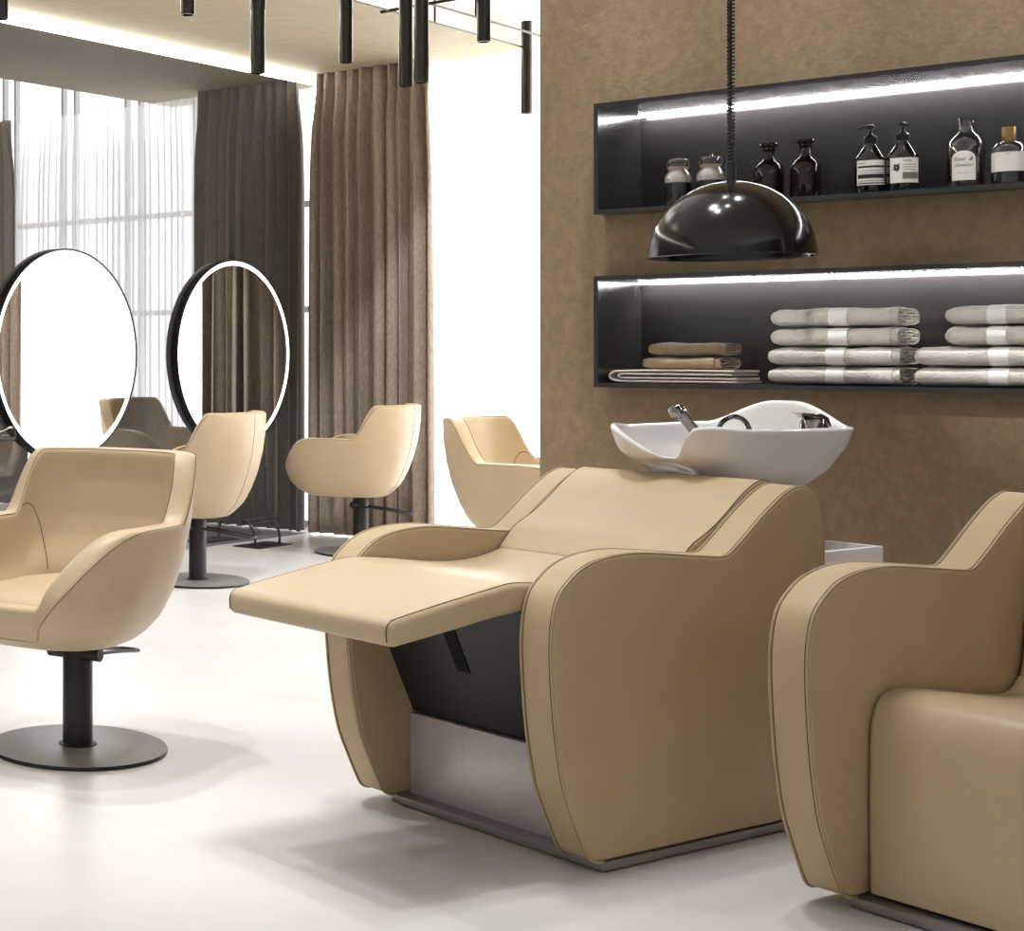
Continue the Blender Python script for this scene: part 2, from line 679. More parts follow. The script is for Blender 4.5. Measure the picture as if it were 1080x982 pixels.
def round_mirror(s, label):
    p = CORNER - V * s
    root = empty('round_mirror', (p.x, p.y, 1.145), 0, label, 'mirror', 'round lit mirrors on the tinted wall')
    # local z axis = U (out of the wall)
    M = frame_M((0, 0, 0), V, U)
    n = 96
    MB().lathe([(MR - 0.03, 0.0), (MR - 0.004, 0.0), (MR, 0.003), (MR, 0.039), (MR - 0.002, 0.042), (MR - 0.008, 0.042), (MR - 0.010, 0.039), (MR - 0.010, 0.01)], n, M).build('frame', RIMBLACK, root)
    MB().lathe([(MR - 0.034, 0.028), (MR - 0.034, 0.0345), (MR - 0.010, 0.0345), (MR - 0.010, 0.028)], n, M).build('light_ring', RINGLED, root)
    MB().lathe([(0, 0.033), (MR - 0.035, 0.033), (MR - 0.035, 0.012), (0, 0.012)], n, M).build('mirror_glass', MIRROR, root, angle=20)
    return root


m1 = round_mirror(2.43, 'round black framed mirror at the left, behind the nearest styling chair')
m2 = round_mirror(0.93, 'round black framed mirror reflecting the taupe curtain')

# little tool holder hooked on the lower left rim of the first mirror
hp = CORNER - V * 2.985
th = empty('tool_holder', (hp.x + U.x * 0.03, hp.y + U.y * 0.03, 0.735), V_ANG, 'small dark tool holder on the rim of the leftmost round mirror', 'holder')
MB().tube(catmull([(-0.11, -0.02, 0.0), (0.0, -0.03, 0.012), (0.06, -0.035, 0.03), (0.095, -0.035, 0.028), (0.115, -0.03, 0.0), (0.118, -0.02, -0.03)], 6), 0.006, 8).build('hook', CHROME, th)
MB().box(-0.13, -0.05, -0.035, 0.09, 0.03, -0.018, None, 0.005).build('tray', BLACKMETAL, th)

# ------------------------------------------------------------------ styling chairs
ARM_Z, BACK_Z, LIP_Z = 0.672, 0.862, 0.465
CR = superell(0.368, 0.328, 2.75)


def chair_rim(phi):
    a = abs((phi + pi) % (2 * pi) - pi)          # 0 front .. pi back
    d = math.degrees(a)
    u = max(0.0, min(1.0, (CR(phi)[0] - 0.130) / 0.230))
    lip = LIP_Z + (ARM_Z - LIP_Z) * sqrt(max(0.0, 1 - u ** 2.7))
    back = (BACK_Z - ARM_Z) * smooth01((d - 110) / 25)
    return lip + back


def chair_edge(phi):
    """height of the outer edge of the rim band, which turns forward and drops under the front lip"""
    if cos(phi) < 0:
        return chair_rim(phi)
    u = max(0.0, min(1.0, (CR(phi)[0] - 0.055) / 0.307))
    return min(chair_rim(phi), 0.372 + (ARM_Z - 0.372) * sqrt(max(0.0, 1 - u ** 2.6)))


def chair_S(phi, z):
    w_ = ((1 + cos(phi)) / 2) ** 1.4             # 1 at the front
    tb = [(0.33, 0.50), (0.36, 0.60), (0.40, 0.70), (0.47, 0.80), (0.56, 0.89), (0.66, 0.955), (0.76, 0.99), (0.87, 1.0)]
    tf = [(0.33, 0.60), (0.345, 0.70), (0.37, 0.82), (0.41, 0.92), (0.46, 0.98), (0.50, 1.0), (0.58, 0.985), (0.67, 0.95), (0.87, 0.95)]

    def ip(t):
        if z <= t[0][0]:
            return t[0][1]
        for (z0, s0), (z1, s1) in zip(t[:-1], t[1:]):
            if z <= z1:
                return s0 + (s1 - s0) * (z - z0) / (z1 - z0)
        return t[-1][1]
    sc_ = ip(tb) * (1 - w_) + ip(tf) * w_
    if cos(phi) > 0:
        ze, zr_ = chair_edge(phi), chair_rim(phi)
        gap = zr_ - ze
        if z > ze and gap > 0.004:
            sc_ *= 1 - 0.085 * min(1.0, gap / 0.05) * (z - ze) / gap
    return sc_


def make_styling_chair():
    root = empty('styling_chair')
    shell, outer, inner = bowl(CR, chair_rim, 0.335, chair_S, 0.066, 0.42, 0.62, n=216, rows=30, rim_h=0.016)
    sh_ = shell.build('shell', LEATHER, root, angle=60, loc=(0.05, 0, 0))
    # seam lines: along the outer and inner edge of the rim
    n = 220
    pts = [outer(2 * pi * j / n, chair_edge(2 * pi * j / n) - 0.0055, inset=-0.0002) for j in range(n)]
    MB().tube(pts, 0.0009, 6, closed=True).build('piping', SEAM, sh_)
    pts = [outer(2 * pi * j / n, chair_rim(2 * pi * j / n) - 0.0055, inset=0.063) for j in range(n)]
    MB().tube(pts, 0.0009, 6, closed=True).build('piping', SEAM, sh_)
    # upright seams: down the middle of the back outside, inside where arm meets back
    pts = [outer(pi, 0.35 + (chair_rim(pi) - 0.01 - 0.35) * k / 30, inset=-0.0003) for k in range(31)]
    MB().tube(pts, 0.0010, 6).build('piping', SEAM, sh_)
    for sgn in (1, -1):
        pts = []
        for k in range(25):
            t = k / 24
            aa = sgn * radians(117 + 16 * (1 - (1 - t) ** 2))
            pts.append(inner(aa, 0.02 + 0.80 * t, off=-0.0003))
        MB().tube(pts, 0.0016, 6).build('piping', SEAM, sh_)
    # seat cushion
    R2 = superell(0.312, 0.266, 3.0)
    prof = [(0.0, 0.498), (0.25, 0.497), (0.5, 0.494), (0.72, 0.488), (0.86, 0.479), (0.94, 0.468), (0.975, 0.455), (0.98, 0.43), (0.9, 0.41)]
    n = 72
    vs, fs = [(0, 0, prof[0][1])], []
    for k, (f, z) in enumerate(prof[1:]):
        for j in range(n):
            x_, y_ = R2(2 * pi * j / n)
            # the cushion follows the tapering tub
            vs.append((x_ * f * 0.94 + 0.012, y_ * f * 0.94, z))
    for j in range(n):
        fs.append((0, 1 + j, 1 + (j + 1) % n))
    for k in range(len(prof) - 2):
        for j in range(n):
            a, b = 1 + k * n + j, 1 + k * n + (j + 1) % n
            fs.append((a, a + n, b + n, b))
    MB().add(vs, fs).build('seat_cushion', LEATHER, root, angle=70, loc=(0.05, 0, 0))
    # column, base, mechanism, lever
    MB().lathe([(0, 0.012), (0.056, 0.012), (0.056, 0.018), (0.044, 0.02), (0.0435, 0.312), (0.041, 0.317), (0, 0.317)], 40).build('column', BLACKMETAL, root)
    MB().lathe([(0, 0.31), (0.024, 0.31), (0.024, 0.345), (0, 0.345)], 24).build('piston', RIMBLACK, root)
    bs = MB().lathe([(0, 0.0155), (0.10, 0.0155), (0.252, 0.013), (0.2575, 0.0115), (0.2575, 0.011)], 96)
    b_ = bs.build('base_plate', BASEMETAL, root)
    MB().lathe([(0.2575, 0.0115), (0.259, 0.0095), (0.259, 0.003), (0.255, 0.0), (0, 0.0)], 96).build('base_rim', RIMBLACK, b_)
    mech = MB().tube([(0.015, -0.085, 0.283), (0.015, 0.085, 0.283)], 0.019, 18)
    mech.build('mechanism', RIMBLACK, root)
    lv = MB()
    loop = catmull([(0.0, 0.036, 0.275), (-0.10, 0.036, 0.268), (-0.20, 0.036, 0.258), (-0.29, 0.034, 0.246), (-0.308, 0.024, 0.244), (-0.312, 0.0, 0.244), (-0.308, -0.024, 0.244), (-0.29, -0.034, 0.246), (-0.20, -0.036, 0.258), (-0.10, -0.036, 0.268), (0.0, -0.036, 0.275)], 5)
    lv.tube(loop, 0.0055, 8)
    lv.build('pump_lever', BLACKMETAL, root)
    return root


chair = make_styling_chair()
FACE_MIRROR = atan2(-U.y, -U.x)
FACE_NEAR = atan2(-V.y, -V.x)
FACE_AWAY = atan2(U.y, U.x)


def put_chair(o, x_, y_, rz, label):
    o.location = (x_, y_, 0)
    o.rotation_euler = (0, 0, rz)
    tag(o, label, 'chair', 'cream tub styling chairs')


spots = [
    (0.392, 4.665, FACE_NEAR + 0.18, 'cream tub styling chair nearest the viewer, on a grey round base at the left edge'),
    (1.283, 8.078, FACE_MIRROR + 0.16, 'cream tub styling chair facing the curtain reflecting round mirror, its back in view'),
    (2.405, 9.23, FACE_MIRROR + 0.18, 'cream tub styling chair standing in front of the heavy taupe curtain'),
    (2.60, 7.2, FACE_AWAY + 0.05, 'cream tub styling chair half hidden behind the reclined wash chair, against the white window'),
]
for i, (x_, y_, rz, lb) in enumerate(spots):
    put_chair(chair if i == 0 else copy_tree(chair), x_, y_, rz, lb)

# footrest in front of the mirror wall
fo = CORNER - V * 0.873 + U * 0.192
fr = empty('footrest', (fo.x, fo.y, 0), V_ANG, 'low black metal footrest standing on the floor by the tinted mirror', 'footrest')
MB().box(-0.17, -0.095, 0.0, 0.17, 0.095, 0.006, None, 0.0015).build('base_plate', BLACKMETAL, fr)
MB().tube([(-0.165, 0.02, 0.152), (0.165, 0.02, 0.152)], 0.014, 16).build('foot_bar', BLACKMETAL, fr)
for sx in (-0.125, 0.125):
    MB().tube(catmull([(sx, -0.03, 0.004), (sx, -0.034, 0.05), (sx, -0.02, 0.10), (sx, 0.018, 0.15)], 6), 0.008, 10).build('leg', BLACKMETAL, fr)

# ------------------------------------------------------------------ wash chairs
PANEL_OPEN = [(0.004, 0.027), (-0.022, 0.030), (-0.043, 0.042), (-0.058, 0.066), (-0.088, 0.125), (-0.120, 0.197), (-0.142, 0.290), (-0.154, 0.375), (-0.163, 0.490), (-0.159, 0.565), (-0.141, 0.620),
              (-0.105, 0.655), (-0.057, 0.682), (0.017, 0.699), (0.120, 0.703), (0.273, 0.689), (0.385, 0.678), (0.425, 0.677), (0.452, 0.688), (0.500, 0.720),
              (0.547, 0.753), (0.600, 0.787), (0.650, 0.814), (0.700, 0.829), (0.745, 0.822), (0.775, 0.798), (0.793, 0.760), (0.803, 0.700)]
panel_prof = [(p.x, p.y) for p in catmull(PANEL_OPEN, 5)] + [(0.803, 0.30), (0.803, 0.027)]
piping_path = [(p.x, p.y) for p in catmull(PANEL_OPEN, 6)] + [(0.803, 0.5), (0.803, 0.035)]

LEG_TOP = [(-0.5495, 0.566), (-0.546, 0.579), (-0.535, 0.5885), (-0.515, 0.5935), (-0.39, 0.614), (-0.24, 0.636), (-0.18, 0.6435), (-0.13, 0.6415)]
SEAT_TOP = [(-0.13, 0.6415), (-0.06, 0.635), (0.015, 0.626), (0.10, 0.617), (0.19, 0.613), (0.265, 0.617), (0.325, 0.627), (0.363, 0.636)]
BACK_TOP = [(0.363, 0.636), (0.40, 0.671), (0.43, 0.695), (0.49, 0.723), (0.55, 0.759), (0.61, 0.802), (0.66, 0.829), (0.695, 0.838), (0.73, 0.826), (0.755, 0.79), (0.762, 0.72)]


def poly(top, bottom):
    return [(p.x, p.y) for p in catmull(top, 5)] + bottom


def edge_lines(path, y0, y1, parent, dz=-0.0012, r=0.0013):
    for y in (y0, y1):
        MB().tube([(p[0], y, p[1] + dz) for p in path], r, 6).build('piping', SEAM, parent)


def cpath(top):
    return [(p.x, p.y) for p in catmull(top, 5)]


def side_panel(root, y0, y1):
    p = MB().extrude_round(panel_prof, y0, y1, 0.010).build('side_panel', LEATHER2, root, angle=50)
    # light welt and dark stitch along both edges
    for y, dy in ((y0, 1), (y1, -1)):
        MB().tube([(a, y + dy * 0.0045, b - 0.0012) for a, b in piping_path], 0.0030, 6).build('piping', WELT, p)
        MB().tube([(a, y + dy * 0.0095, b) for a, b in piping_path], 0.0009, 5).build('stitch_line', SEAM, p)
    return p


def wash_base(root, body_top=0.50):
    side_panel(root, 0.0, 0.09)
    side_panel(root, 0.625, 0.715)
    pl_ = MB().box(0.0, 0.001, 0.004, 0.79, 0.643, 0.0245, None, 0.0015).build('plinth', PLINTH, root)
    for fx in (0.05, 0.74):
        for fy in (0.05, 0.59):
            MB().lathe([(0, 0.0), (0.014, 0.0), (0.014, 0.0045), (0, 0.0045)], 16, None, (fx, fy)).build('foot', RIMBLACK, pl_)
    MB().box(0.12, 0.0901, 0.03, 0.74, 0.6249, body_top).build('body', DARKPANEL, root, smooth=False)


W_ANG = atan2(0.483, 0.876)
W_POS = (1.459, 3.54, 0)
wash = empty('wash_chair', W_POS, W_ANG, 'reclined beige leather wash chair with raised leg rest in front of the white basin', 'wash chair', 'beige wash chairs')
wash_base(wash)
legp = poly(LEG_TOP, [(-0.13, 0.578), (-0.235, 0.569), (-0.35, 0.553), (-0.525, 0.531), (-0.540, 0.534), (-0.548, 0.542)])
jl = {len(catmull(LEG_TOP, 5)) - 1}
lr = MB().extrude_round(legp, 0.0915, 0.6235, 0.016, jl).build('leg_rest', LEATHER, wash, angle=60)
edge_lines([(-0.5475, 0.544)] + cpath(LEG_TOP), 0.101, 0.614, lr, dz=-0.0016)
seatp = poly(SEAT_TOP, [(0.363, 0.52), (-0.13, 0.578)])
ns = len(catmull(SEAT_TOP, 5))
st = MB().extrude_round(seatp, 0.0915, 0.6235, 0.016, {ns - 1, ns + 1}).build('seat', LEATHER, wash, angle=60)
edge_lines(cpath(SEAT_TOP), 0.101, 0.614, st, dz=-0.0016)
MB().tube([(0.363, 0.105, 0.6352), (0.363, 0.61, 0.6352)], 0.0012, 6).build('seam', SEAM, st)
backp = poly(BACK_TOP, [(0.762, 0.53), (0.363, 0.52)])
nb = len(catmull(BACK_TOP, 5))
bk = MB().extrude_round(backp, 0.0908, 0.6242, 0.006, {nb + 1}).build('backrest', LEATHER, wash, angle=60)
edge_lines(cpath(BACK_TOP), 0.0935, 0.6215, bk, dz=-0.0006)
# dark sloping front panel with the release slot, steel kick plate
front = [(-0.108, 0.566), (0.056, 0.2355), (0.12, 0.2355), (0.12, 0.50), (-0.06, 0.572)]
fp = MB().extrude_round(front, 0.0905, 0.6245, 0.001).build('front_panel', DARKPANEL, wash, smooth=False)
sl = Vector((0.164, -0.3305)).normalized()
nx_ = Vector((-0.3305, -0.164)).normalized()


def on_front(t, off):
    p = Vector((-0.108, 0.566)) + sl * t + nx_ * off
    return (p.x, p.y)


a0, a1 = on_front(0.075, 0.0025), on_front(0.205, 0.0025)
b0, b1 = on_front(0.075, -0.004), on_front(0.205, -0.004)
MB().add([(a0[0], 0.365, a0[1]), (a0[0], 0.405, a0[1]), (a1[0], 0.405, a1[1]), (a1[0], 0.365, a1[1]),
          (b0[0], 0.365, b0[1]), (b0[0], 0.405, b0[1]), (b1[0], 0.405, b1[1]), (b1[0], 0.365, b1[1])],
         [(0, 1, 2, 3), (4, 7, 6, 5), (0, 4, 5, 1), (1, 5, 6, 2), (2, 6, 7, 3), (3, 7, 4, 0)]).build('release_slot', SLOTBLACK, fp, smooth=False)
MB().box(0.045, 0.0905, 0.0236, 0.10, 0.6245, 0.230, None, 0.002).build('kick_plate', STEEL, wash)
# metal bracket below the seat with a screw
MB().box(-0.115, 0.096, 0.545, -0.02, 0.103, 0.58, None, 0.001).build('bracket', BLACKMETAL, wash)

# second wash chair, upright
OFF2 = (0.732, -0.777)
wash2 = empty('wash_chair', (W_POS[0] + OFF2[0], W_POS[1] + OFF2[1], 0), W_ANG, 'upright beige leather wash chair cut off by the right edge', 'wash chair', 'beige wash chairs')
wash_base(wash2, 0.37)
CUSH = [(0.028, 0.034), (0.026, 0.20), (0.028, 0.34), (0.034, 0.39), (0.052, 0.427), (0.085, 0.446), (0.14, 0.450), (0.23, 0.437), (0.32, 0.424), (0.42, 0.408), (0.50, 0.400), (0.55, 0.406), (0.585, 0.43)]
cp = poly(CUSH, [(0.585, 0.06), (0.56, 0.034)])
ncu = len(catmull(CUSH, 5))
cu = MB().extrude_round(cp, 0.093, 0.622, 0.014, {ncu - 1}).build('seat', LEATHER, wash2, angle=50)
B2 = [(0.585, 0.43), (0.598, 0.47), (0.615, 0.56), (0.640, 0.68), (0.662, 0.78), (0.68, 0.825), (0.705, 0.838), (0.735, 0.826), (0.755, 0.79), (0.762, 0.72)]
b2p = poly(B2, [(0.762, 0.40), (0.585, 0.40)])
nb2 = len(catmull(B2, 5))
MB().extrude_round(b2p, 0.096, 0.619, 0.014, {nb2 + 1}).build('backrest', LEATHER, wash2, angle=50)

# ------------------------------------------------------------------ basin
wa = Vector((0.876, 0.483, 0)).normalized()
wb = Vector((-0.483, 0.876, 0)).normalized()
BC = Vector(W_POS) + wa * 0.915 + wb * 0.36
basin = empty('wash_basin', (BC.x, BC.y, 0), W_ANG, 'white ceramic hair wash basin with a neck rest behind the reclined chair', 'basin')


def basin_rim(phi):
    dd = math.degrees(phi % (2 * pi)) - 180          # 0 towards the chair, positive towards the near side
    z = 0.957
    notch = (1 - smooth01((dd - 17) / 12)) * smooth01((dd + 30) / 40)
    z -= 0.074 * notch
    z += 0.008 * math.exp(-((dd - 36) / 12.0) ** 2) + 0.008 * math.exp(-((dd + 36) / 12.0) ** 2)
    r_ = abs(((dd - 180 - 5) + 180) % 360 - 180)      # high splash edge at the rear
    z += 0.062 * (1 - smooth01((r_ - 4) / 29))
    return z


def basin_S(phi, z):
    t = [(0.77, 0.46), (0.80, 0.64), (0.84, 0.80), (0.88, 0.885), (0.895, 0.93), (0.91, 0.95), (0.94, 0.985), (0.96, 1.0), (1.03, 1.06)]
    tf = [(0.77, 0.26), (0.80, 0.33), (0.84, 0.52), (0.88, 0.86), (0.895, 0.92), (0.91, 0.95), (0.94, 0.985), (0.96, 1.0), (1.03, 1.06)]

    def ip(t):
        if z <= t[0][0]:
            return t[0][1]
        for (z0, s0), (z1, s1) in zip(t[:-1], t[1:]):
            if z <= z1:
                return s0 + (s1 - s0) * (z - z0) / (z1 - z0)
        return t[-1][1]
    w_ = ((1 - cos(phi)) / 2) ** 7
    return ip(t) * (1 - w_) + ip(tf) * w_


SE = superell(0.32, 0.215, 3.4)


def basin_R(phi):
    x_, y_ = SE(phi)
    return (x_, y_ * (1 + 0.22 * x_ / 0.32))


bw, _, _ = bowl(basin_R, basin_rim, 0.775, basin_S, 0.022, 0.805, 0.35, n=128, rows=16)
bw.build('bowl', CERAMIC, basin, angle=70)
MB().lathe([(0, 0.811), (0.02, 0.811), (0.024, 0.808), (0.024, 0.804), (0, 0.804)], 24).build('drain', CHROME, basin)
# pedestal: open topped white housing on the floor
pd = MB()
x0, x1, y0, y1 = -0.075, 0.205, -0.315, 0.315
for bx in ((x0, y0, 0, x1, y0 + 0.018, 0.655), (x0, y1 - 0.018, 0, x1, y1, 0.655), (x0, y0 + 0.018, 0, x0 + 0.018, y1 - 0.018, 0.655), (x1 - 0.018, y0 + 0.018, 0, x1, y1 - 0.018, 0.655), (x0 + 0.018, y0 + 0.018, 0.0, x1 - 0.018, y1 - 0.018, 0.61)):
    pd.box(*bx, None, 0.003)
pd.build('pedestal', PEDESTAL, basin)
arm_ = MB().tube([(0.02, 0, 0.60), (0.02, 0, 0.70), (0.0, 0, 0.78)], 0.06, 20)
arm_.box(-0.05, -0.17, 0.745, 0.12, 0.17, 0.776, None, 0.004)
arm_.build('tilt_bracket', BLACKMETAL, basin)
# hand shower resting in its holder, hose arch, mixer tap  (local: x from BC along wa, y along wb)
hs = MB()
hs.tube([(-0.100, -0.03, 0.885), (-0.115, -0.03, 0.91), (-0.160, -0.03, 0.955), (-0.195, -0.03, 0.985)], [0.014, 0.0145, 0.0135, 0.012], 16)
hs.tube([(-0.180, -0.03, 0.973), (-0.202, -0.03, 0.992), (-0.218, -0.03, 0.999), (-0.232, -0.03, 0.996), (-0.235, -0.03, 0.992)], [0.014, 0.0165, 0.019, 0.018, 0.012], 18)
hs.build('hand_shower', CHROME, basin)
MB().tube(catmull([(-0.060, -0.03, 0.90), (-0.052, -0.03, 0.945), (-0.038, -0.03, 0.968), (0.007, -0.03, 0.982), (0.050, -0.03, 0.973), (0.076, -0.03, 0.945), (0.082, -0.03, 0.89)], 6), 0.0065, 10).build('hose', DARKCHROME, basin)
mx_ = MB()
mx_.lathe([(0, 0.93), (0.034, 0.93), (0.032, 0.965), (0.027, 0.978), (0, 0.98)], 28, None, (0.160, -0.155))
blade = [(0.100, 0.995), (0.130, 0.993), (0.165, 0.992), (0.193, 0.982), (0.205, 0.962), (0.207, 0.94), (0.195, 0.94), (0.187, 0.962), (0.165, 0.977), (0.130, 0.981)]
mx_.extrude_round(blade, -0.178, -0.132, 0.004)
mx_.build('mixer_tap', CHROME, basin, angle=45)

# ------------------------------------------------------------------ shelf boxes
def shelf_box(z0, z1, label, group):
    root = empty('box_shelf', tuple(SHELF + Z * z0), U_ANG, label, 'shelf', group)
    H = z1 - z0
    T, D = 0.014, 0.36
    m = MB()
    m.box(0, 0, 0, SX1, D, T)
    m.box(0, 0, H - T, SX1, D, H)
    m.box(0, 0, T, T, D, H - T)
    m.box(SX1 - T, 0, T, SX1, D, H - T)
    m.build('carcass', SHELFBLACK, root, smooth=False)
    MB().box(T, D - 0.03, T, SX1 - T, D - 0.001, H - T).build('back_panel', SHELFBLACK, root, smooth=False)
    l1 = MB()
    l1.box(T + 0.004, D - 0.068, H - T - 0.0035, SX1 - T - 0.002, D - 0.060, H - T - 0.0005)
    l1.build('light_strip', LED, root, smooth=False)
    return root


shelf_hi = shelf_box(ZB[1][0], ZB[1][1], 'upper black lit box shelf holding bottles and jars on the brown wall', 'black lit box shelves')
shelf_lo = shelf_box(ZB[0][0], ZB[0][1], 'lower black lit box shelf holding folded towels on the brown wall', 'black lit box shelves')


def on_shelf(t, d, hi):
    z = (ZB[1][0] if hi else ZB[0][0]) + 0.0145
    return SHELF + U * t + V * d + Z * z


def t_of(px, d):
    """distance along the shelf of the point at depth d seen at image column px"""
    k = (px - CX) / F_PX
    ox, oy = SHELF.x + V.x * d, SHELF.y + V.y * d
    return (k * oy - ox) / (U.x - k * U.y)


# ---- bottles
def patch(r, a0, a1, z0, z1, n=24, arch=0.0):
    """curved label on a cylinder; angle 0 = facing -y"""
    vs, fs = [], []
    for i in range(n + 1):
        a = a0 + (a1 - a0) * i / n
        u = (i / n - 0.5) * 2
        top = z1 - arch * (1 - sqrt(max(0, 1 - u * u)))
        for k in range(7):
            vs.append((r * sin(a), -r * cos(a), z0 + (top - z0) * k / 6))
    for i in range(n):
        for k in range(6):
            a_ = i * 7 + k
            fs.append((a_, a_ + 7, a_ + 8, a_ + 1))
    return MB().add(vs, fs)


def bent_text(txt, size, r, ang, z, m, parent, shear=0.0, spacing=1.0):
    cu_ = bpy.data.curves.new('lettering', 'FONT')
    cu_.body = txt
    cu_.size = size
    cu_.shear = shear
    cu_.space_character = spacing
    cu_.align_x = 'CENTER'
    cu_.align_y = 'CENTER'
    tmp = bpy.data.objects.new('lettering', cu_)
    COL.objects.link(tmp)
    dg = bpy.context.evaluated_depsgraph_get()
    me = bpy.data.meshes.new_from_object(tmp.evaluated_get(dg))
    COL.objects.unlink(tmp)
    bpy.data.objects.remove(tmp)
    for v in me.vertices:
        a = ang + v.co.x / r
        v.co = Vector((r * sin(a), -r * cos(a), z + v.co.y))
    me.name = 'lettering'
    me.materials.clear()
    me.materials.append(m)
    o = bpy.data.objects.new('lettering', me)
    COL.objects.link(o)
    o.parent = parent
    return o


def bottle_root(name, px, d, hi, label, cat, group=None, turn=0.0):
    p = on_shelf(t_of(px, d), d, hi)
    # front of the bottle turned to the shelf front (local -y = out of the shelf)
    o = empty(name, tuple(p), U_ANG + turn, label, cat, group)
    o.scale = (0.91, 0.91, 1.0)
    return o


def jar(px, d, label, dz=0.0):
    j = bottle_root('glass_jar', px, d, True, label, 'jar', 'clear jars of white powder')
    h_ = 0.142 + dz
    body = [(0, 0.001), (0.042, 0.001), (0.0445, 0.005), (0.0445, 0.088), (0.043, 0.098), (0.036, 0.109), (0.031, 0.115), (0.0305, 0.126), (0.0335, 0.130), (0.0335, 0.136), (0.030, 0.138)]
    MB().lathe(body, 40).build('glass', GLASS, j)
    MB().lathe([(0, 0.005), (0.0415, 0.005), (0.0425, 0.05), (0.0425, 0.074), (0, 0.074)], 40).build('see_through_dark', JARDARK, j)  # added dark solid standing in for the darkness seen through the clear glass
    MB().lathe([(0, 0.0745), (0.0422, 0.0745), (0.0422, 0.087), (0.041, 0.096), (0.034, 0.107), (0.029, 0.114), (0.0285, 0.124), (0, 0.124)], 40).build('powder', JARPOWDER, j)
    l = MB().lathe([(0, 0.1385), (0.034, 0.1385), (0.0345, 0.142), (0.032, 0.147), (0.012, 0.149), (0.008, 0.152), (0.006, 0.157), (0, 0.158)], 36).build('lid', GLASS, j)
    MB().lathe([(0.0312, 0.118), (0.0338, 0.119), (0.0338, 0.122), (0.0312, 0.123)], 32).build('twine', TWINE, j)
    w_ = MB()
    w_.tube([(-0.034, 0, 0.12), (-0.038, 0, 0.132), (-0.033, 0, 0.146), (0, 0, 0.1515), (0.033, 0, 0.146), (0.038, 0, 0.132), (0.034, 0, 0.12)], 0.0006, 6)
    w_.build('wire_clasp', TWINE, j)
    return j


jar(715, 0.075, 'clear jar of white powder, leftmost on the upper shelf')
jar(749.5, 0.075, 'clear jar of white powder standing behind the pendant cord')


def apothecary(px, d, label, dz):
    j = bottle_root('apothecary_bottle', px, d, True, label, 'bottle', 'brown stoppered bottles')
    MB().lathe([(0, 0.001), (0.043, 0.001), (0.0455, 0.005), (0.0455, 0.088), (0.043, 0.101), (0.034, 0.113), (0.022, 0.121), (0.0175, 0.127), (0.0175, 0.150 + dz), (0.022, 0.153 + dz), (0, 0.153 + dz)], 44).build('glass', AMBER, j)
    MB().lathe([(0, 0.1532 + dz), (0.017, 0.1532 + dz), (0.020, 0.162 + dz), (0.0275, 0.166 + dz), (0.0285, 0.170 + dz), (0.026, 0.174 + dz), (0, 0.175 + dz)], 32).build('stopper', AMBER, j)
    return j


apothecary(811, 0.09, 'brown stoppered glass bottle just right of the pendant cord', 0.0)
apothecary(849.5, 0.09, 'brown stoppered glass bottle beside the black pump bottles', 0.002)


def pump_bottle(px, d, label, turn):
    j = bottle_root('pump_bottle', px, d, True, label, 'bottle', 'black pump bottles')
    MB().lathe([(0, 0.001), (0.0425, 0.001), (0.0445, 0.004), (0.0445, 0.096), (0.042, 0.104), (0.030, 0.121), (0.020, 0.135), (0.0175, 0.140), (0.0175, 0.144), (0, 0.144)], 48).build('glass', BLACKGLASS, j)
    pm = MB().lathe([(0, 0.1442), (0.0195, 0.1442), (0.0195, 0.162), (0.017, 0.165), (0.011, 0.168), (0.007, 0.172), (0.0055, 0.176), (0.0055, 0.190), (0, 0.190)], 32).build('pump_collar', PUMPBLACK, j)
    nz = MB()
    M = Matrix.Rotation(turn, 4, 'Z')
    nz.box(-0.011, -0.0075, 0.186, 0.011, 0.0075, 0.198, M, 0.003)
    nz.tube([(0.008, 0, 0.1945), (-0.012, 0, 0.1955), (-0.028, 0, 0.1935), (-0.036, 0, 0.190)], [0.005, 0.0045, 0.0038, 0.003], 10, M=M)
    nz.build('pump_head', PUMPBLACK, pm)
    return j


VIEW = -0.0  # labels face out of the shelf
p1 = pump_bottle(918, 0.06, 'black pump bottle with a striped white label', 0.0)
TW = -0.35      # bottles are turned to face the viewer
lb = patch(0.0449, -1.02 - TW, 1.02 - TW, 0.022, 0.093).build('label', LABEL, p1)
for (z0, z1, m_) in ((0.0715, 0.0775, INK), (0.041, 0.053, INK), (0.0255, 0.0285, INK), (0.0565, 0.058, INKSOFT), (0.063, 0.0645, INKSOFT), (0.033, 0.0345, INKSOFT)):
    patch(0.04515, -0.93 - TW, 0.93 - TW, z0, z1).build('label_bar', m_, lb)
bent_text('Aesop.', 0.0095, 0.0453, -0.62 - TW, 0.0855, INK, lb)
p2 = pump_bottle(952, 0.06, 'black pump bottle with a dark flower mark on its white label', radians(-100))
lb = patch(0.0449, -1.02 - TW + 0.1, 1.02 - TW + 0.1, 0.022, 0.093).build('label', LABEL, p2)
TW2 = TW - 0.1
patch(0.04515, -0.18 - TW2, 0.95 - TW2, 0.0325, 0.0515).build('label_bar', INKSOFT, lb)
for z0 in (0.058, 0.0655, 0.0725):
    patch(0.04515, -0.15 - TW2, 0.75 - TW2, z0, z0 + 0.0015).build('label_bar', INKSOFT, lb)
bent_text('Aesop.', 0.0095, 0.0453, 0.12 - TW2, 0.0855, INK, lb)
fl = MB()
